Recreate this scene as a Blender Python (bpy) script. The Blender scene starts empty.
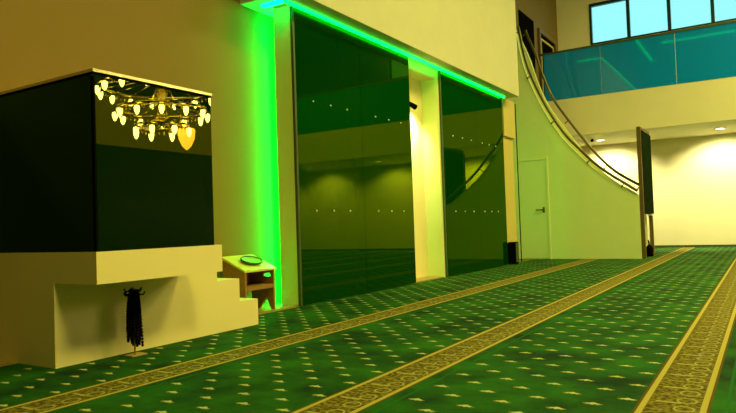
import bpy, bmesh, math, random
from mathutils import Vector, Matrix
random.seed(7)
U = 0.8                      # every length below is written in units of 0.8 m
sc = bpy.context.scene
C = sc.collection
R = math.radians

# ------------------------------------------------------------------ camera
F = 633.77
cd = bpy.data.cameras.new('camera'); cam = bpy.data.objects.new('camera', cd); C.objects.link(cam)
cd.sensor_width = 36; cd.lens = F * 36 / 736; cd.clip_end = 200; cd.clip_start = 0.05
yaw, pitch, roll = R(32.0657), R(1.7831), R(-1.9416)
f_ = Vector((-math.sin(yaw)*math.cos(pitch), math.cos(yaw)*math.cos(pitch), math.sin(pitch)))
r_ = Vector((math.cos(yaw), math.sin(yaw), 0)); u_ = r_.cross(f_)
cr = r_*math.cos(roll) + u_*math.sin(roll); cu = -r_*math.sin(roll) + u_*math.cos(roll)
m = Matrix((cr, cu, -f_)).transposed().to_4x4(); m.translation = Vector((0, 0, U))
cam.matrix_world = m
sc.camera = cam

# ------------------------------------------------------------------ world, exposure, large lights
w = bpy.data.worlds.new('sky'); sc.world = w; w.use_nodes = True
bg = w.node_tree.nodes['Background']; bg.inputs[0].default_value = (0.40, 1.0, 1.0, 1); bg.inputs[1].default_value = 1.1
vs = sc.view_settings
vs.view_transform = 'Standard'; vs.look = 'None'; vs.exposure = 0.0; vs.gamma = 1.0; vs.use_curve_mapping = False

def area(name, loc, size, power, col, target=None, shape='SQUARE', size_y=None, spread=None):
    l = bpy.data.lights.new(name, 'AREA'); l.energy = power; l.color = col; l.shape = shape; l.size = size*U
    if size_y: l.shape = 'RECTANGLE'; l.size_y = size_y*U
    if spread: l.spread = spread
    o = bpy.data.objects.new(name, l); C.objects.link(o); o.location = Vector(loc)*U
    d = (Vector(target) - Vector(loc)) if target else Vector((0, 0, -1))
    o.rotation_euler = d.to_track_quat('-Z', 'Y').to_euler()
    return o
WARM = (1.0, 0.90, 0.21)
area('unseen_hall_light', (3.6, 8.6, 9.7), 3.0, 620, WARM)  # unseen ceiling area lights, added to do what the chandelier bulbs leave
area('unseen_hall_light', (4.5, 1.2, 9.7), 2.4, 520, WARM)
area('unseen_hall_light', (4.5, 15.5, 9.7), 2.4, 600, WARM)
area('unseen_hall_light', (3.0, 19.3, 9.8), 1.5, 330, WARM)  # added out of view to brighten the upper back wall

# ------------------------------------------------------------------ helpers
def obj(name, bm, m, parent=None, smooth=False):
    me = bpy.data.meshes.new(name)
    bmesh.ops.recalc_face_normals(bm, faces=bm.faces)
    bm.to_mesh(me); bm.free()
    if smooth:
        for p in me.polygons: p.use_smooth = True
    if m: me.materials.append(m)
    o = bpy.data.objects.new(name, me); C.objects.link(o)
    if parent:
        o.parent = parent
        par = parent; base = Vector((0, 0, 0))
        while par: base += par.location; par = par.parent
        for v in me.vertices: v.co -= base
    return o
def tag(o, label=None, cat=None, group=None, kind=None):
    if label: o['label'] = label
    if cat: o['category'] = cat
    if group: o['group'] = group
    if kind: o['kind'] = kind
    return o
def struct(name, bm, m): return tag(obj(name, bm, m), kind='structure')
def thing(name, loc, label, cat, group=None):
    o = bpy.data.objects.new(name, None); C.objects.link(o); o.location = Vector(loc)*U; o.empty_display_size = .1
    return tag(o, label, cat, group)
def B(): return bmesh.new()
def box(bm, x0, x1, y0, y1, z0, z1, bev=0):
    r = bmesh.ops.create_cube(bm, size=1)
    for v in r['verts']:
        v.co = Vector((x0 + (v.co.x+.5)*(x1-x0), y0 + (v.co.y+.5)*(y1-y0), z0 + (v.co.z+.5)*(z1-z0)))*U
    if bev:
        es = list({e for v in r['verts'] for e in v.link_edges})
        bmesh.ops.bevel(bm, geom=es, offset=bev*U, segments=2, affect='EDGES')
    return bm
def prism(bm, pts, axis, a, b):
    """extrude polygon pts; axis 'x': pts are (y,z) ; 'y': (x,z) ; 'z': (x,y)"""
    def P(p, t):
        if axis == 'x': return Vector((t, p[0], p[1]))*U
        if axis == 'y': return Vector((p[0], t, p[1]))*U
        return Vector((p[0], p[1], t))*U
    n = len(pts)
    A = [bm.verts.new(P(p, a)) for p in pts]; D = [bm.verts.new(P(p, b)) for p in pts]
    bm.faces.new(A); bm.faces.new(D[::-1])
    for i in range(n): bm.faces.new((A[i], D[i], D[(i+1) % n], A[(i+1) % n]))
    return bm
def tube(bm, pts, r, seg=10, closed=False):
    pts = [Vector(p)*U for p in pts]; n = len(pts); rings = []
    for i, p in enumerate(pts):
        if closed: t = pts[(i+1) % n] - pts[i-1]
        else: t = pts[min(i+1, n-1)] - pts[max(i-1, 0)]
        t.normalize(); up = Vector((0, 0, 1)) if abs(t.z) < .95 else Vector((1, 0, 0))
        s = t.cross(up).normalized(); q = s.cross(t)
        rr = (r[i] if isinstance(r, (list, tuple)) else r)*U
        rings.append([bm.verts.new(p + (s*math.cos(a) + q*math.sin(a))*rr) for a in [2*math.pi*k/seg for k in range(seg)]])
    for i in range(n if closed else n-1):
        a, b = rings[i], rings[(i+1) % n]
        for k in range(seg): bm.faces.new((a[k], a[(k+1) % seg], b[(k+1) % seg], b[k]))
    if not closed: bm.faces.new(rings[0][::-1]); bm.faces.new(rings[-1])
    return bm
def lathe(bm, prof, c, seg=20):
    c = Vector(c); rings = []
    for r, z in prof:
        rings.append([bm.verts.new((c + Vector((r*math.cos(2*math.pi*k/seg), r*math.sin(2*math.pi*k/seg), z)))*U) for k in range(seg)])
    for a, b in zip(rings, rings[1:]):
        for k in range(seg): bm.faces.new((a[k], a[(k+1) % seg], b[(k+1) % seg], b[k]))
    bm.faces.new(rings[0][::-1]); bm.faces.new(rings[-1])
    return bm
def smoothcurve(pts, n=6):
    out = []
    for i in range(len(pts)-1):
        p0 = pts[max(i-1, 0)]; p1 = pts[i]; p2 = pts[i+1]; p3 = pts[min(i+2, len(pts)-1)]
        for k in range(n):
            t = k/n
            out.append(tuple(.5*(2*b + (c-a)*t + (2*a-5*b+4*c-d)*t*t + (3*b-a-3*c+d)*t**3) for a, b, c, d in zip(p0, p1, p2, p3)))
    out.append(tuple(pts[-1])); return out

# ------------------------------------------------------------------ materials
def newmat(name):
    m = bpy.data.materials.new(name); m.use_nodes = True
    return m, m.node_tree, m.node_tree.nodes['Principled BSDF']
def paint(name, col, rough=.6, var=.05, scale=3, spec=.3, bump=.02):
    m, t, p = newmat(name)
    co = t.nodes.new('ShaderNodeTexCoord'); n = t.nodes.new('ShaderNodeTexNoise'); n.inputs['Scale'].default_value = scale; n.inputs['Detail'].default_value = 4
    t.links.new(co.outputs['Object'], n.inputs['Vector'])
    r = t.nodes.new('ShaderNodeMix'); r.data_type = 'RGBA'
    r.inputs['A'].default_value = (*[c*(1-var) for c in col], 1); r.inputs['B'].default_value = (*[min(1, c*(1+var)) for c in col], 1)
    t.links.new(n.outputs['Fac'], r.inputs['Factor']); t.links.new(r.outputs['Result'], p.inputs['Base Color'])
    if bump:
        n2 = t.nodes.new('ShaderNodeTexNoise'); n2.inputs['Scale'].default_value = 120; t.links.new(co.outputs['Object'], n2.inputs['Vector'])
        b = t.nodes.new('ShaderNodeBump'); b.inputs['Strength'].default_value = bump; t.links.new(n2.outputs['Fac'], b.inputs['Height']); t.links.new(b.outputs['Normal'], p.inputs['Normal'])
    p.inputs['Roughness'].default_value = rough; p.inputs['Specular IOR Level'].default_value = spec
    return m
def simple(name, col, rough=.4, metal=0, ior=1.5, emit=None, es=0):
    m, t, p = newmat(name)
    p.inputs['Base Color'].default_value = (*col, 1); p.inputs['Roughness'].default_value = rough; p.inputs['Metallic'].default_value = metal; p.inputs['IOR'].default_value = ior
    if emit: p.inputs['Emission Color'].default_value = (*emit, 1); p.inputs['Emission Strength'].default_value = es
    return m
def wood(name, c1, c2, rough=.4):
    m, t, p = newmat(name)
    co = t.nodes.new('ShaderNodeTexCoord'); mp = t.nodes.new('ShaderNodeMapping'); mp.inputs['Scale'].default_value = (22, 4, 22)
    n = t.nodes.new('ShaderNodeTexNoise'); n.inputs['Scale'].default_value = 1.5; n.inputs['Detail'].default_value = 6; n.inputs['Distortion'].default_value = .6
    r = t.nodes.new('ShaderNodeMix'); r.data_type = 'RGBA'; r.inputs['A'].default_value = (*c1, 1); r.inputs['B'].default_value = (*c2, 1)
    t.links.new(co.outputs['Object'], mp.inputs['Vector']); t.links.new(mp.outputs['Vector'], n.inputs['Vector'])
    t.links.new(n.outputs['Fac'], r.inputs['Factor']); t.links.new(r.outputs['Result'], p.inputs['Base Color']); p.inputs['Roughness'].default_value = rough
    return m
M = {}
M['wall'] = paint('hall_wall_paint', (.80, .73, .50))
M['ochre'] = paint('niche_wall_paint', (.235, .135, .012))
M['ochre_far_shaded'] = paint('landing_wall_shaded_paint', (.17, .115, .02))  # shade of the far left wall put into its colour
M['cream'] = paint('cream_lacquer', (.86, .72, .34), rough=.45)
M['header'] = paint('bulkhead_paint', (.64, .60, .40))
M['stairwall'] = paint('stair_wall_plaster', (.70, .80, .34))
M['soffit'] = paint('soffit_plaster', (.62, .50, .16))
M['dark_wall'] = simple('dark_wall_finish', (.01, .03, .012), .25)
M['board'] = paint('dark_board_finish', (.012, .022, .010), .9, .8, 14, spec=0.)
M['ceiling'] = paint('ceiling_paint', (.30, .28, .12))
M['strip'] = wood('threshold_stone', (.30, .20, .05), (.42, .30, .08))
def tinted_glass(name, body, tint, ior, rough=.01):
    m, t, p = newmat(name); t.nodes.remove(p)
    d = t.nodes.new('ShaderNodeBsdfDiffuse'); d.inputs[0].default_value = (*body, 1)
    g = t.nodes.new('ShaderNodeBsdfGlossy'); g.inputs[0].default_value = (*tint, 1); g.inputs['Roughness'].default_value = rough
    f = t.nodes.new('ShaderNodeFresnel'); f.inputs[0].default_value = ior
    x = t.nodes.new('ShaderNodeMixShader'); t.links.new(f.outputs[0], x.inputs[0]); t.links.new(d.outputs[0], x.inputs[1]); t.links.new(g.outputs[0], x.inputs[2])
    t.links.new(x.outputs[0], t.nodes['Material Output'].inputs[0])
    return m
M['glass'] = tinted_glass('green_black_glass', (.001, .034, .001), (.45, .60, .015), 1.6)
M['box_glass'] = tinted_glass('deep_green_glass', (.0012, .010, .0015), (.9, .9, .25), 1.7)
M['cabin_front'] = tinted_glass('smoked_green_glass', (.0006, .010, .0015), (.3, .8, .2), 1.4, .03)
M['band_wall'] = paint('gallery_wall_paint', (.34, .31, .02))
M['rail_glass'] = simple('teal_glass', (.004, .24, .85), .03, ior=1.5)
M['rim'] = simple('pale_metal', (.62, .55, .25), .3, .7)
M['darkmetal'] = simple('dark_bronze', (.10, .085, .035), .35, .7)
M['steel'] = simple('steel', (.75, .75, .65), .3, 1)
M['stud'] = simple('stud_steel', (.9, .9, .75), .35, .3)
M['black'] = paint('black_plastic_and_dark', (.004, .004, .004), .9, spec=0.)  # plastic parts; also gives the upper doorway its darkness
M['beads'] = simple('black_beads', (.003, .002, .003), .9)
M['beads'].node_tree.nodes['Principled BSDF'].inputs['Specular IOR Level'].default_value = .1
M['tanwood'] = wood('honey_wood', (.25, .11, .014), (.40, .20, .035))
M['palewood'] = wood('pale_wood', (.62, .50, .10), (.74, .62, .16), .35)
M['frame_wood'] = wood('brown_frame_wood', (.09, .055, .012), (.16, .10, .02))
M['mullion'] = simple('dark_blue_mullion', (.0, .02, .04), .4)
M['led'] = simple('green_led', (.0, .5, .1), .5, emit=(.0, 1, .13), es=14)
M['led_front'] = simple('green_led_line', (.0, .5, .1), .5, emit=(.0, 1, .05), es=8)
M['led_wall'] = simple('bright_green_led', (.0, .5, .1), .5, emit=(.0, 1, .06), es=175)
M['led_far'] = simple('green_led_far', (.0, .5, .1), .5, emit=(.02, 1, .08), es=4.5)
M['led2'] = simple('green_cove_led', (.0, .5, .1), .5, emit=(.0, 1, .13), es=6)
M['bulb'] = simple('lit_bulb', (1, .9, .6), .5, emit=(1, .88, .42), es=55)
M['urn'] = simple('amber_urn_glass', (.8, .5, .1), .2, emit=(1, .55, .06), es=16)
M['gold'] = simple('gold_metal', (.8, .6, .15), .2, 1)
M['downlight'] = simple('downlight_lens', (1, .9, .6), .5, emit=(1, .92, .55), es=14)
M['skirting'] = simple('dark_skirting', (.05, .07, .01), .5)
M['dish'] = simple('green_dish_glass', (.25, .70, .12), .08, ior=1.5)
M['door'] = paint('door_paint', (.70, .80, .34), rough=.4)

# window pane
m_, t_, p_ = newmat('window_pane_glass')
tr = t_.nodes.new('ShaderNodeBsdfTransparent'); tr.inputs[0].default_value = (.93, 1, 1, 1)
gl = t_.nodes.new('ShaderNodeBsdfGlossy'); gl.inputs['Roughness'].default_value = .02
mx = t_.nodes.new('ShaderNodeMixShader'); mx.inputs[0].default_value = .05
t_.links.new(tr.outputs[0], mx.inputs[1]); t_.links.new(gl.outputs[0], mx.inputs[2]); t_.links.new(mx.outputs[0], t_.nodes['Material Output'].inputs[0])
M['pane'] = m_

# carpet: all coordinates in units of 0.8 m
def carpet_material():
    m, t, p = newmat('prayer_carpet_weave'); N = t.nodes; L = t.links
    def link(v, sock):
        if isinstance(v, (int, float)): sock.default_value = v
        else: L.new(v, sock)
    def M_(op, a, b=0., c=None):
        n = N.new('ShaderNodeMath'); n.operation = op; link(a, n.inputs[0]); link(b, n.inputs[1])
        if c is not None: link(c, n.inputs[2])
        return n.outputs[0]
    lt = lambda a, b: M_('LESS_THAN', a, b); gt = lambda a, b: M_('GREATER_THAN', a, b)
    mul = lambda a, b: M_('MULTIPLY', a, b); add = lambda a, b: M_('ADD', a, b); sub = lambda a, b: M_('SUBTRACT', a, b); ab = lambda a: M_('ABSOLUTE', a)
    mxx = lambda a, b: M_('MAXIMUM', a, b); div = lambda a, b: M_('DIVIDE', a, b)
    def rnd(a): return M_('FLOOR', add(a, .5))
    co = N.new('ShaderNodeTexCoord'); sx = N.new('ShaderNodeSeparateXYZ'); L.new(co.outputs['Object'], sx.inputs[0])
    X = mul(sx.outputs[0], 1/U); Y = mul(sx.outputs[1], 1/U)
    def noise(scale, vec=None, detail=3, rough=.5):
        n = N.new('ShaderNodeTexNoise'); n.inputs['Scale'].default_value = scale; n.inputs['Detail'].default_value = detail; n.inputs['Roughness'].default_value = rough
        L.new(vec or co.outputs['Object'], n.inputs['Vector']); return n.outputs['Fac']
    SP = 1.6165
    q = div(sub(X, -2.075), SP)
    u = mul(sub(q, rnd(q)), SP)                      # distance from the centre line of the nearest gold band
    au = ab(u)
    # small floral sprigs on a staggered grid
    v = mul(sub(q, M_('FLOOR', q)), SP)              # 0..SP measured from the band to the left
    k = div(sub(v, .335), .15); kr = rnd(k)
    a = mul(sub(k, kr), .15)
    par = M_('MODULO', add(kr, 20), 2)
    yy = div(sub(sub(Y, 3.566), mul(par, .166)), .332)
    b = mul(sub(yy, rnd(yy)), .332)
    wob = mul(sub(noise(60), .5), .014)
    a2 = add(a, wob); b2 = add(b, wob)
    inr = mul(gt(kr, -.5), lt(kr, 7.5))
    blob = lt(add(M_('POWER', div(ab(a2), .020), 2), M_('POWER', div(ab(b2), .019), 2)), 1)
    bar = mul(lt(ab(a2), .052), lt(ab(sub(b2, mul(ab(a2), -.15))), .009))
    stem = mul(lt(ab(a2), .008), lt(ab(b2), .026))
    petal = mul(lt(ab(sub(ab(a2), .030)), .010), lt(ab(sub(b2, -.014)), .013))
    bright = mul(mxx(blob, mul(bar, lt(ab(a2), .035))), inr)
    gold = mul(mxx(mxx(bar, stem), petal), inr)
    def mix(f, A, Bc):
        n = N.new('ShaderNodeMix'); n.data_type = 'RGBA'; link(f, n.inputs['Factor'])
        for s_, c in (('A', A), ('B', Bc)):
            if isinstance(c, tuple): n.inputs[s_].default_value = (*c, 1)
            else: L.new(c, n.inputs[s_])
        return n.outputs['Result']
    ramp = N.new('ShaderNodeMapRange'); ramp.inputs[1].default_value = .35; ramp.inputs[2].default_value = .65
    L.new(noise(2.2, detail=5, rough=.65), ramp.inputs[0])
    green = mix(ramp.outputs[0], (.001, .024, .005), (.016, .120, .004))
    c = mix(mul(gold, 1), green, (.17, .17, .025))
    c = mix(bright, c, (.42, .45, .20))
    line = lt(ab(sub(u, .245)), .008)
    c = mix(line, c, (.006, .11, .012))
    # gold band
    fine = noise(45, detail=2)
    fr = N.new('ShaderNodeMapRange'); fr.inputs[1].default_value = .42; fr.inputs[2].default_value = .58; L.new(fine, fr.inputs[0])
    bandc = mix(fr.outputs[0], (.06, .046, .003), (.20, .165, .018))
    y3 = div(sub(Y, 3.761), .332); yb = mul(sub(y3, rnd(y3)), .332)
    y4 = add(y3, .5); yc = mul(sub(y4, rnd(y4)), .332)
    uw = add(u, wob)
    bar1 = mul(lt(ab(add(yb, mul(wob, .6))), .012), mul(gt(uw, -.095), lt(uw, .03)))
    bar2 = mul(lt(ab(add(yc, mul(wob, .6))), .006), mul(gt(uw, -.09), lt(uw, .0)))
    y5 = div(Y, .166); yd = mul(sub(y5, rnd(y5)), .166)
    rr = M_('SQRT', add(M_('POWER', div(sub(uw, .055), .055), 2), M_('POWER', div(yd, .06), 2)))
    ring = lt(ab(sub(rr, .85)), .12)
    bandc = mix(mxx(mxx(bar1, mul(bar2, .6)), mul(ring, .8)), bandc, (.34, .32, .09))
    bandc = mix(mul(gt(au, .128), lt(au, .158)), bandc, (.40, .34, .07))
    bandc = mix(gt(au, .158), bandc, (.10, .055, .004))
    c = mix(lt(au, .172), c, bandc)
    L.new(c, p.inputs['Base Color'])
    p.inputs['Roughness'].default_value = .95; p.inputs['Specular IOR Level'].default_value = .15
    bmp = N.new('ShaderNodeBump'); bmp.inputs['Strength'].default_value = .25; bmp.inputs['Distance'].default_value = .01
    L.new(noise(260, detail=2), bmp.inputs['Height']); L.new(bmp.outputs['Normal'], p.inputs['Normal'])
    return m
M['carpet'] = carpet_material()

# ------------------------------------------------------------------ the setting
XW = -5.59; XR = 9.5; YB = 22.25; YN = -8; ZC = 10
struct('floor', box(B(), -7.2, XR+.2, YN-.2, YB+.25, -.25, -.012), M['strip'])
struct('wall_left', box(B(), XW-.25, XW, YN, 14.95, -.012, ZC), M['ochre'])
struct('wall_left_far', box(B(), -6.2, -5.88, 14.95, YB, -.012, ZC), M['ochre_far_shaded'])
wb = B(); box(wb, -6.2, XR, YB, YB+.25, -.012, 4.62); box(wb, -6.2, 2.56, YB, YB+.25, 4.62, 6.9); box(wb, -6.2, -4.78, YB, YB+.25, 6.9, 8.3); box(wb, -6.2, 2.56, YB, YB+.25, 8.3, ZC)
struct('wall_back', wb, M['wall'])
struct('wall_back_upper', box(B(), 2.56, XR, YB, YB+.25, 4.62, ZC), M['dark_wall'])  # right part of the upper back wall, coloured dark
struct('wall_front', box(B(), -5.84, XR, YN-.2, YN, -.012, ZC), M['dark_wall'])
wr = B(); box(wr, XR, XR+.2, YN, YB, 3.87, 5.55)
struct('wall_right', wr, M['band_wall'])
struct('wall_right_lower', box(B(), XR, XR+.2, YN, YB, -.012, 3.87), M['dark_wall'])
struct('wall_right_upper', box(B(), XR, XR+.2, YN, YB, 5.55, ZC), M['dark_wall'])
struct('ceiling', box(B(), -6.2, XR+.2, YN-.2, YB+.25, ZC, ZC+.2), M['ceiling'])
struct('baseboard_back', box(B(), -5.88, XR, YB-.03, YB, 0, .07), M['skirting'])

# windows in the back wall
xs = [-4.78 + 1.223*i for i in range(7)]
for i in range(6):
    a, b = xs[i], xs[i+1]; fb = B()
    e0 = .065 if i == 0 else .05; e1 = .05
    box(fb, a, a+e0, YB-.02, YB+.1, 6.9, 8.3); box(fb, b-e1, b, YB-.02, YB+.1, 6.9, 8.3)
    box(fb, a+e0, b-e1, YB-.02, YB+.1, 8.2, 8.3); box(fb, a+e0, b-e1, YB-.02, YB+.1, 6.9, 6.95)
    wn = struct('window_%d' % (i+1), fb, M['mullion'])
    g = obj('window_pane', box(B(), a+e0-.01, b-e1+.01, YB+.03, YB+.05, 6.94, 8.21), M['pane'], wn)

# mezzanine
YF = 19.1; ZS = 3.465; ZT = 4.62
mz = B(); box(mz, -5.88, XR, YF, YB, ZS, ZT)
struct('mezzanine_slab', mz, M['wall'])
# flat black panel standing for an open doorway's darkness, and framed door, upper left wall
fr = struct('doorway_dark', box(B(), -5.88, -5.85, 18.05, 19.42, 4.62, 7.2), M['black'])
f2 = B()
for (y0, y1, z0, z1) in ((19.85, 19.98, 4.62, 7.1), (21.63, 21.76, 4.62, 7.1), (19.98, 21.63, 6.97, 7.1)): box(f2, -5.88, -5.80, y0, y1, z0, z1)
d3 = struct('door_3', box(B(), -5.88, -5.86, 19.98, 21.63, 4.62, 6.97), M['black'])
obj('door_frame', f2, M['frame_wood'], d3)
f3 = B()
for (y0, y1, z0, z1) in ((20.1, 20.16, 4.7, 6.85), (21.47, 21.53, 4.7, 6.85), (20.16, 21.47, 6.79, 6.85)): box(f3, -5.86, -5.84, y0, y1, z0, z1)
obj('door_moulding', f3, M['soffit'], d3)

# header bulkhead over the glass panels
ZH = 3.90; XH = -4.75; YH0 = 6.0; YH1 = 14.38
struct('header_bulkhead', box(B(), XW, XH, YH0, YH1, ZH, 6.76), M['header'])
# pilasters behind and between the glass
struct('pilaster_near', box(B(), -5.38, -5.11, 6.4, 6.44, 0.0, ZH), M['cream'])
struct('pilaster_niche', box(B(), -5.45, -5.11, 10.74, 10.92, 0.0, ZH), M['cream'])
struct('pilaster_niche_back', box(B(), XW, -5.45, 9.3, 10.92, 0.0, ZH), M['cream'])
struct('pilaster_niche_lintel', box(B(), -5.45, -5.14, 9.5, 10.74, 3.72, ZH), M['cream'])
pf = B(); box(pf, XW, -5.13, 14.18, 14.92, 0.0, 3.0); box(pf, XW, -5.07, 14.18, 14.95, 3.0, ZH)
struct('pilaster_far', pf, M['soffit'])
struct('threshold', box(B(), XW, -5.12, YN, 14.95, -.012, .02), M['strip'])

# stair wall (near parapet A), far parapet (B) and the flight between
YA0, YA1 = 16.3, 16.42; YB0, YB1 = 17.55, 17.67
RA = [(-5.30, 6.12), (-5.261, 5.912), (-5.197, 5.501), (-5.084, 5.005), (-4.918, 4.531), (-4.704, 4.03), (-4.442, 3.531), (-4.157, 3.09), (-3.874, 2.758), (-3.527, 2.376), (-3.186, 2.078), (-2.85, 1.835), (-2.566, 1.625)]
RB = [(-5.50, 6.38), (-5.452, 6.203), (-5.246, 5.653), (-5.049, 4.971), (-4.798, 4.318), (-4.416, 3.688), (-3.918, 2.954), (-3.552, 2.492), (-3.19, 2.146), (-2.763, 1.855), (-2.56, 1.70)]
CA = smoothcurve(RA, 4); CB = smoothcurve(RB, 4)
def offset(c, d):
    out = []
    for i, p in enumerate(c):
        a = c[max(i-1, 0)]; b = c[min(i+1, len(c)-1)]
        tx, tz = b[0]-a[0], b[1]-a[1]; l = math.hypot(tx, tz)
        out.append((p[0] + tz/l*d, p[1] - tx/l*d))       # to the lower left of the descending curve
    return out
pa = offset(CA, .12)
pa = [p for p in pa if p[1] > 0]
pa[-1] = (-2.545, pa[-1][1])
poly = [(-5.88, 0)] + [(-5.88, 6.2), (pa[0][0]-.03, 6.2)] + pa + [(-2.545, 0)]
struct('stair_wall_near', prism(B(), poly, 'y', YA0, YA1), M['stairwall'])
pb = offset(CB, .22); pb[-1] = (-2.6, pb[-1][1])
poly = [(-5.88, 0)] + [(-5.88, 6.3), (pb[0][0]-.03, 6.3)] + pb + [(-2.6, 0)]
struct('stair_wall_far', prism(B(), poly, 'y', YB0, YB1), M['stairwall'])
# steps between the parapets
st = B(); n = 20; z = 0
prof = offset(CA, 1.15)
def zat(x):
    for a, b in zip(prof, prof[1:]):
        if a[0] <= x <= b[0]: return a[1] + (b[1]-a[1])*(x-a[0])/max(1e-6, b[0]-a[0])
    return prof[0][1] if x < prof[0][0] else 0.1
for i in range(12):
    x1 = -2.75 - i*.25; zz = max(.22, min(4.62, .22*(i+1)*(1 + i*.055)))
    box(st, x1-.25, x1, YA1, YB0, 0, zz)
box(st, -5.88, -5.75, YA1, YB0, 0, 4.62)
struct('stair_flight', st, M['cream'])
# door in the stair wall
dm = B(); box(dm, -5.62, -4.75, YA0-.012, YA0, .02, 2.57)
d1 = struct('door_1', dm, M['door'])
df = B(); box(df, -4.75, -4.70, YA0-.035, YA0, 0, 2.63); box(df, -5.68, -4.75, YA0-.03, YA0, 2.57, 2.60); box(df, -5.67, -5.63, YA0-.03, YA0, 0, 2.6)
obj('door_frame', df, M['door'], d1)
dh = B(); tube(dh, [(-4.84, YA0-.10, 1.27), (-5.03, YA0-.10, 1.27)], .016); tube(dh, [(-4.85, YA0-.012, 1.27), (-4.85, YA0-.11, 1.27)], .02); box(dh, -4.875, -4.825, YA0-.02, YA0-.012, 1.2, 1.34)
obj('door_handle', dh, M['darkmetal'], d1)
obj('latch_gap', box(B(), -5.632, -5.62, YA0-.016, YA0, .02, 2.57), M['skirting'], d1)

# ------------------------------------------------------------------ carpet
cp = obj('prayer_carpet', box(B(), -5.115, XR, YN, YB-.03, -.012, 0), M['carpet'])
tag(cp, 'green prayer carpet with gold patterned bands covering the whole hall floor', 'carpet')
cp2 = obj('prayer_carpet', box(B(), -5.88, -5.115, 14.95, YB-.03, -.012, 0), M['carpet'])
tag(cp2, 'strip of green carpet at the foot of the white stair-wall door', 'carpet')

# ------------------------------------------------------------------ glass wall panels
def glass_panel(y0, ym, y1, studs, label):
    t = thing('glass_wall_panel', (-5.1, (y0+y1)/2, 0), label, 'glass panel', 'tall glass panels along the wall')
    for a, b in ((y0, ym-.004), (ym+.004, y1)):
        obj('glass_sheet', box(B(), -5.105, -5.08, a, b, .015, ZH-.02), M['glass'], t)
    obj('edge_trim', box(B(), -5.115, -5.07, y0-.035, y0, .01, ZH-.02), M['skirting'], t)
    for z in (1.23, 2.70):
        for y in studs:
            s = B(); bmesh.ops.create_uvsphere(s, u_segments=10, v_segments=6, radius=.014*U, matrix=Matrix.Translation(Vector((-5.078, y, z))*U))
            obj('stud', s, M['stud'], t, True)
    return t
glass_panel(6.44, 8.01, 9.57, (6.81, 7.21, 7.62, 8.41, 8.82, 9.22), 'wide dark green glass wall panel beside the wooden book stand, reflecting the hall')
glass_panel(10.83, 12.5, 14.12, (11.3, 11.75, 12.2, 12.8, 13.2, 13.6), 'narrower dark green glass wall panel between the lit niche and the stair wall')

# LED strips
def led(name, y0, y1, x0, x1, z0, z1, label, mat):
    o = obj(name, box(B(), x0, x1, y0, y1, z0, z1), mat); return tag(o, label, 'light strip')
t = thing('led_strip', (-5.405, 6.485, 0), 'upright green light strip hidden behind the first pilaster, glowing on the wall', 'light strip')
obj('diffuser', box(B(), -5.48, -5.455, 6.53, 6.56, .03, ZH-.05), M['led_wall'], t)
t = thing('led_strip', (-5.53, 14.99, 0), 'upright green light strip hidden behind the far pilaster, glowing on the stair wall', 'light strip')
obj('diffuser', box(B(), -5.57, -5.50, 14.96, 15.0, .03, 3.85), M['led_far'], t)
t = None
led('led_strip', 6.16, 6.22, -5.38, -5.06, ZH-.035, ZH, 'short green light strip at the near end of the bulkhead, turned towards the wall', M['led'])
led('led_strip', 6.22, YH1-.25, -5.045, -5.005, ZH-.03, ZH, 'green light strip under the bulkhead, running along the top of the glass panels', M['led_front'])
led('led_strip', YH0+.3, YH1-.04, XH-.03, XH+.02, 6.76, 6.81, 'green light strip on top of the bulkhead, seen reflected in the balcony glass', M['led2'])
led('led_strip', YH1-.03, YH1+.02, XW, XH+.02, 6.76, 6.81, 'short green light strip across the far end of the bulkhead top', M['led2'])
led('led_strip', -1.3, 3.7, -5.2, -5.1, 9.93, 9.99, 'long green cove light strip beside the wall, seen reflected in the balcony glass', M['led2'])
led('led_strip', 2.35, 2.45, -4.15, -.3, 9.93, 9.99, 'green cove light strip across the ceiling, seen reflected in the balcony glass', M['led2'])

# niche wall lamp
t = thing('wall_lamp', (-5.45, 9.95, 3.1), 'small dark wall lamp shining on the cream niche between the glass panels', 'lamp')
s = B(); box(s, -5.45, -5.40, 9.86, 9.96, 3.06, 3.16); tube(s, [(-5.42, 9.91, 3.11), (-5.25, 9.93, 3.13)], .013); obj('bracket', s, M['darkmetal'], t)
s = B(); tube(s, [(-5.27, 9.86, 3.16), (-5.22, 10.04, 3.10)], [.035, .05], 14); obj('lamp_head', s, M['black'], t)
l = bpy.data.lights.new('niche_spot', 'SPOT'); l.energy = 95; l.color = (1, .95, .5); l.spot_size = R(120); l.spot_blend = .8; l.shadow_soft_size = .03
o = bpy.data.objects.new('niche_spot', l); C.objects.link(o); o.location = Vector((-5.2, 10.14, 3.0))*U; o.rotation_euler = Vector((-.5, .12, -.5)).to_track_quat('-Z', 'Y').to_euler()

# loudspeaker at the foot of the far pilaster
t = thing('floor_loudspeaker', (-5.05, 14.3, 0), 'black floor loudspeaker standing by the far glass panel, near the door', 'loudspeaker')
obj('cabinet', box(B(), -5.11, -4.93, 14.22, 14.44, 0.02, .52, .01), M['black'], t)
obj('speaker_grille', box(B(), -4.93, -4.92, 14.24, 14.42, .05, .49), M['skirting'], t)
for x in (-5.1, -4.97):
    for y in (14.24, 14.39): obj('foot', box(B(), x, x+.03, y, y+.03, 0, .025), M['black'], t)
# thin black upright line along the pilaster edge
s = B(); tube(s, [(-5.05, 14.97, .02), (-5.05, 14.97, 3.85)], .012, 6)
tag(obj('wall_dark_line', s, M['black']), 'thin black line running down beside the far pilaster and the door', 'cable')

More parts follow.
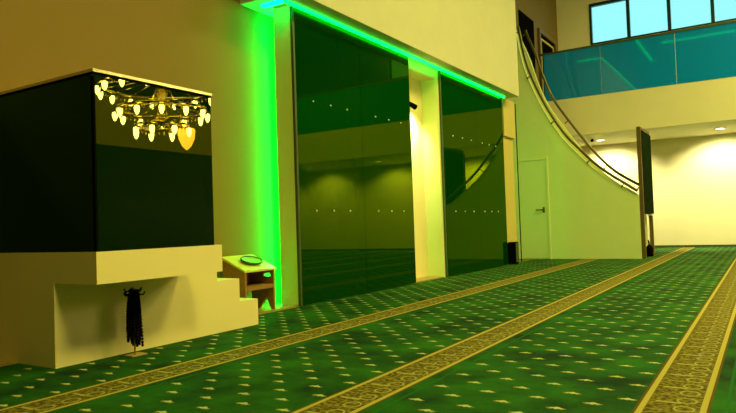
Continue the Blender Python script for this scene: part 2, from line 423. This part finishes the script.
# ------------------------------------------------------------------ raised box: cream platform with dark glass cabin
t = thing('platform_base', (-5.1, 3.9, 0), 'cream stepped platform under the dark glass cabin', 'platform')
obj('base', box(B(), XW+.01, -4.61, 2.82, 4.51, 0, .647), M['cream'], t)
obj('ledge', box(B(), XW+.01, -4.08, 2.82, 4.06, .647, .882), M['cream'], t)
obj('landing', box(B(), XW+.01, -4.61, 4.06, 4.51, .647, .745), M['cream'], t)
obj('step', box(B(), XW+.01, -4.61, 4.51, 4.82, 0, .509), M['cream'], t)
obj('step', box(B(), XW+.01, -4.61, 4.82, 5.09, 0, .273), M['cream'], t)
t = thing('glass_cabin', (-4.8, 3.4, .882), 'dark green glass cabin with pale metal top rim, standing on the cream platform', 'cabin')
y0, y1, z0, z1 = 2.825, 3.975, .882, 2.19
obj('side_glass', box(B(), -4.11, -4.085, y0, y1, z0, z1), M['box_glass'], t)
obj('front_glass', box(B(), XW+.01, -4.115, y0, y0+.02, z0, z1), M['cabin_front'], t)
obj('rear_glass', box(B(), XW+.01, -4.115, y1-.02, y1, z0, z1), M['box_glass'], t)
obj('roof', box(B(), XW+.01, -4.075, y0-.008, y1+.01, z1, z1+.022), M['rim'], t)
obj('roof_gasket', box(B(), XW+.01, -4.08, y0-.003, y1+.003, z1-.018, z1), M['black'], t)
obj('corner_joint', box(B(), -4.113, -4.083, y0-.002, y0+.014, z0, z1-.03), M['black'], t)
# ------------------------------------------------------------------ wooden book stand
XF, XBk, Y0, Y1 = -5.17, -5.53, 5.50, 6.03
t = thing('book_stand', (-5.35, 5.77, .02), 'low honey-coloured wooden book stand with slanted top, beside the platform steps', 'stand')
def ztop(x): return .53 + (XF - x)/(XF-XBk)*.165
for yy in (Y0, Y1-.03):
    z0 = .02
    # side panel with an inverted V cut at the foot, and a hand slot (as a bordered opening)
    xa, xb = XBk, XF
    def pan(pts): return pts
    sp = B()
    mid = (xa+xb)/2+.06
    prism(sp, [(xa, z0), (xa+.12, z0), (mid, .16), (xb-.045, z0), (xb, z0), (xb, .42), (xa, .42)], 'y', yy, yy+.03)
    if yy == Y0: prism(sp, [(xa, .42), (xb, .42), (xb, .465), (xa, .465)], 'y', yy, yy+.03)
    else:
        prism(sp, [(xa, .42), (xb-.17, .42), (xb-.17, .465), (xa, .465)], 'y', yy, yy+.03)
        prism(sp, [(xb-.05, .42), (xb, .42), (xb, .465), (xb-.05, .465)], 'y', yy, yy+.03)
    prism(sp, [(xa, .465), (xb, .465), (xb, .515), (xa, ztop(xa)-.03)], 'y', yy, yy+.03)
    obj('side_panel', sp, M['tanwood'], t)
obj('shelf', box(B(), XBk, XF+.003, Y0+.03, Y1-.03, .288, .335), M['tanwood'], t)
obj('back_panel', box(B(), XBk, XBk+.02, Y0+.03, Y1-.03, .335, .66), M['tanwood'], t)
tp = B(); prism(tp, [(XBk-.01, ztop(XBk)-.03), (XF+.015, .505), (XF+.015, .53), (XBk-.01, ztop(XBk))], 'y', Y0-.015, Y1+.015)
obj('slanted_top', tp, M['palewood'], t)
# green glass dish lying on the slanted top
t = thing('glass_dish', (-5.36, 5.80, .62), 'oval green glass dish with dark rim lying on the wooden book stand', 'dish')
ang = math.atan2(.165, XF-XBk)
def dishpt(r, a, hgt):
    x, y = r*math.cos(a)*.60, r*math.sin(a)*.92
    c, s_ = math.cos(ang), math.sin(ang)
    bx, bz = -5.335, ztop(-5.335)
    return (bx + x*c + hgt*s_, 5.79 + y, bz - x*s_ + hgt*c)
d = B(); prof = [(.02, .004), (.13, .004), (.17, .03), (.175, .034), (.165, .034), (.125, .014), (.02, .012)]; rings = []
for r0, hg in prof:
    rings.append([d.verts.new(Vector(dishpt(r0*(1+.02*math.cos(9*a)), a, hg))*U) for a in [2*math.pi*k/36 for k in range(36)]])
for a_, b_ in zip(rings, rings[1:]):
    for k in range(36): d.faces.new((a_[k], a_[(k+1) % 36], b_[(k+1) % 36], b_[k]))
d.faces.new(rings[0]); d.faces.new(rings[-1])
obj('bowl', d, M['dish'], t, True)
obj('rim', tube(B(), [dishpt(.172, 2*math.pi*k/36, .036) for k in range(36)], .009, 8, True), M['skirting'], t, True)

# ------------------------------------------------------------------ prayer-bead stand
SX, SY = -4.44, 3.405
t = thing('bead_stand', (SX, SY, 0), 'slim prayer-bead stand on the carpet in front of the cream platform', 'stand')
obj('base_plate', box(B(), SX-.07, SX+.05, SY-.06, SY+.09, 0, .012, .004), M['strip'], t)
obj('pole', tube(B(), [(SX, SY, .01), (SX, SY, .56)], .007, 8), M['tanwood'], t)
s = B(); lathe(s, [(.012, .50), (.03, .505), (.03, .53), (.012, .535)], (SX, SY, 0), 14); obj('hub', s, M['black'], t)
hk = []
for i in range(10):
    a = 2*math.pi*i/10 + .2
    for zz in ((.50, .075) if i % 2 else (.53, .062),):
        e = (SX + zz[1]*math.cos(a), SY + zz[1]*math.sin(a)); hk.append((e, zz[0]))
        s = B(); tube(s, [(SX, SY, zz[0]), (e[0], e[1], zz[0]), (SX+(zz[1]+.012)*math.cos(a), SY+(zz[1]+.012)*math.sin(a), zz[0]+.025)], .007, 6)
        obj('hook', s, M['black'], t)
ico = bmesh.new(); 
for i, (e, zz) in enumerate(hk + hk[:6]):
    k = .50 if i < 10 else .25
    zb = .10 + random.random()*.07; dx = e[0]-SX; dy = e[1]-SY
    s = B(); pts = []
    tx, ty = -dy, dx; l = math.hypot(tx, ty); tx /= l; ty /= l
    for side in (-1, 1):
        for j in range(16):
            f = j/15; z = zz + .004 - f*(zz-zb)
            wdt = .016 * math.sin(math.pi*min(1, f*1.0+.08))**.5 + .004
            kk = k*(1 + .6*f)
            pts.append((SX+dx*kk + side*tx*wdt + random.uniform(-.003, .003), SY+dy*kk + side*ty*wdt, z))
    for q in pts:
        bmesh.ops.create_icosphere(s, subdivisions=1, radius=.0125*U, matrix=Matrix.Translation(Vector(q)*U))
    b = obj('prayer_beads', s, M['beads'], None, True)
    base = Vector((SX+dx*k, SY+dy*k, zz))*U
    for v in b.data.vertices: v.co -= base
    b.location = base
    tag(b, 'string of black prayer beads hanging in the bunch on the slim stand', 'prayer beads', 'black prayer beads on the stand')
    s = B(); tube(s, [(SX+dx*k*1.6, SY+dy*k*1.6, zb), (SX+dx*k*1.6, SY+dy*k*1.6, zb-.03)], [.006, .012], 6)
    tas = obj('tassel', s, M['beads'], b)

# ------------------------------------------------------------------ stair hand rails
def rail(curve, y, label, side):
    t = thing('stair_handrail', (-2.55, y, 1.6), label, 'handrail', 'handrails of the curved stair')
    pts = [(x, y, z) for x, z in curve]
    if side < 0: pts = [(-5.7, y, 6.5)] + pts
    obj('rail_tube', tube(B(), pts, .034, 10), M['darkmetal'], t, True)
    low = offset(curve, .09)
    for fr_ in (.08, .30, .52, .74, .93):
        i = int(fr_*(len(curve)-1)); p = curve[i]; q = offset(curve, .12)[i]
        obj('bracket', tube(B(), [(p[0], y, p[1]), (q[0], y, q[1]), (q[0], y + side*.09, q[1])], .014, 8), M['darkmetal'], t)
rail(CA, YA0-.09, 'dark bronze handrail on the near side of the curved stair', 1)
rail(CB, YB0-.09, 'dark bronze handrail on the far side of the curved stair', 1)
CA2 = offset(CA, .12)

# ------------------------------------------------------------------ frame at the foot of the stair
t = thing('stair_gate_frame', (-2.5, 17, 0), 'tall brown wooden frame holding a dark board at the foot of the stair', 'frame')
for y in (16.3, 17.62):
    obj('post', box(B(), -2.545, -2.455, y, y+.09, 0, 3.17, .006), M['frame_wood'], t)
obj('top_rail', box(B(), -2.545, -2.455, 16.39, 17.62, 3.10, 3.17), M['frame_wood'], t)
obj('dark_board', box(B(), -2.53, -2.44, 16.40, 17.80, 1.07, 3.10, .006), M['board'], t)
obj('light_bracket', box(B(), -2.54, -2.44, 17.35, 17.72, 1.03, 1.07), M['stud'], t)
t = thing('floor_canister', (-2.5, 17.3, 0), 'small black canister standing on the floor inside the brown stair frame', 'canister')
s = B(); lathe(s, [(.07, 0), (.085, .02), (.085, .22), (.05, .27), (.03, .29)], (-2.52, 17.3, 0), 16); obj('body', s, M['black'], t, True)
s = B(); tube(s, [(-2.52, 17.3, .28), (-2.52, 17.27, .36), (-2.52, 17.20, .40)], .02, 8); obj('nozzle', s, M['black'], t)

# ------------------------------------------------------------------ balcony glass
for i, k in enumerate(range(-1, 7)):
    a = -3.85 + 1.96*k; b = a + 1.96
    if i == 0: a = -5.50
    b = min(b, XR)
    words = ['leftmost, partly behind the stair', 'third from the right in view', 'second from the right in view', 'rightmost in view, cut by the picture edge']
    t = obj('balcony_glass_panel', box(B(), a+.004, b-.004, YF-.01, YF+.02, ZT-.03, 6.0), M['rail_glass'])
    if i < 3:
        tag(t, 'teal glass balcony panel above the fascia, ' + ['leftmost, partly behind the stair rail', 'in the middle, under the left windows', 'rightmost, cut by the picture edge'][i], 'glass panel', 'teal balcony glass panels')
    else:
        tag(t, 'teal glass balcony panel, seen only reflected in the dark wall glass', 'glass panel', 'balcony glass panels out of view')
s = B(); box(s, -5.6, XR, YF-.03, YF+.04, 6.0, 6.05)
tag(obj('balcony_handrail', s, M['skirting']), 'thin dark handrail along the top of the teal balcony glass', 'handrail')

# ------------------------------------------------------------------ downlights under the balcony
for i, x in enumerate([-4.29, -1.0, 2.3, 5.6, 8.6]):
    lab = ['small recessed downlight under the balcony above the stair rail', 'small recessed downlight under the balcony at the right, above the bright wall'][i] if i < 2 else 'small recessed downlight under the balcony, seen only in the wall glass'
    t = thing('downlight', (x, 20.75, ZS), lab, 'ceiling light', 'downlights under the balcony')
    s = B(); pts = [(x+.13*math.cos(a), 20.75+.13*math.sin(a), ZS-.005) for a in [2*math.pi*k/20 for k in range(20)]]
    obj('bezel', tube(s, pts, .018, 6, True), M['rim'], t)
    s = B(); lathe(s, [(.115, -.004), (.115, -.012)], (x, 20.75, ZS), 20); obj('lens', s, M['downlight'], t)
    l = bpy.data.lights.new('downlight_beam', 'SPOT'); l.energy = 430; l.color = (1, .93, .44); l.spot_size = R(125); l.spot_blend = .6; l.shadow_soft_size = .09
    o = bpy.data.objects.new('downlight_beam', l); C.objects.link(o); o.location = Vector((x, 21.0, ZS-.03))*U; o.rotation_euler = Vector((0, .5, -1)).to_track_quat('-Z', 'Y').to_euler()
# little camera by the left downlight
t = thing('ceiling_sensor', (-4.45, 20.3, ZS), 'tiny dark sensor under the balcony next to the left downlight', 'sensor')
s = B(); lathe(s, [(.03, -.0), (.05, -.03), (.05, -.07), (.02, -.09)], (-4.45, 20.3, ZS), 12); obj('housing', s, M['black'], t, True)

# ------------------------------------------------------------------ chandelier in the hall, seen reflected in the cabin glass
CX, CY = 2.75, 9.2
t = thing('chandelier', (CX, CY, 3.0), 'large gold chandelier with many lit lamp cups, seen reflected in the dark glass cabin', 'chandelier')
obj('stem', tube(B(), [(CX, CY, 3.35), (CX, CY, 9.98)], .04, 10), M['gold'], t)
s = B(); lathe(s, [(.05, 3.30), (.16, 3.40), (.10, 3.6), (.05, 3.8), (.14, 4.05), (.06, 4.4), (.03, 4.6)], (CX, CY, 0), 20); obj('hub', s, M['gold'], t, True)
proto = None
for zr, rr, nn in ((4.0, 1.25, 16), (3.50, .92, 12), (3.15, .55, 8)):
    s = B(); tube(s, [(CX+rr*math.cos(2*math.pi*k/48), CY+rr*math.sin(2*math.pi*k/48), zr+.16) for k in range(48)], .03, 8, True)
    ring = obj('ring', s, M['gold'], t, True)
    s = B(); rnd_ = random.Random(3)
    for k in range(int(60*rr)):
        a = 2*math.pi*k/int(60*rr)
        p = Vector((CX+rr*math.cos(a), CY+rr*math.sin(a), zr+.07))*U
        mm = Matrix.Translation(p) @ Matrix.Diagonal((1, 1, 3, 1)); bmesh.ops.create_icosphere(s, subdivisions=1, radius=.018*U, matrix=mm)
    c_ = obj('crystal_fringe', s, M['gold'], ring)
    tag(c_, kind='stuff')
    for k in range(nn):
        a = 2*math.pi*(k+.35)/nn
        x, y = CX+(rr+.03)*math.cos(a), CY+(rr+.03)*math.sin(a)
        arm = obj('arm', tube(B(), [(CX+.06*math.cos(a), CY+.06*math.sin(a), zr+.35), (CX+rr*.6*math.cos(a), CY+rr*.6*math.sin(a), zr+.22), (x, y, zr+.15)], .014, 6), M['gold'], t)
        if proto is None:
            s = B(); lathe(s, [(.01, -.10), (.03, -.075), (.05, -.02), (.056, .045), (.046, .08), (.018, .09)], (0, 0, 0), 12)
            proto = obj('lamp_cup', s, M['bulb'], None, True); c2 = proto
        else:
            c2 = proto.copy(); C.objects.link(c2)
        c2.parent = t; c2.location = (Vector((x, y, zr)) - Vector((CX, CY, 3.0)))*U
s = B(); lathe(s, [(.02, -.36), (.10, -.28), (.17, -.12), (.19, .06), (.16, .10), (.05, .12)], (CX-.35, CY+.35, 3.15), 20); obj('urn_shade', s, M['urn'], t, True)
s = B(); lathe(s, [(.005, -.42), (.02, -.38), (.02, -.36)], (CX-.35, CY+.35, 3.15), 10); obj('finial', s, M['gold'], t, True)
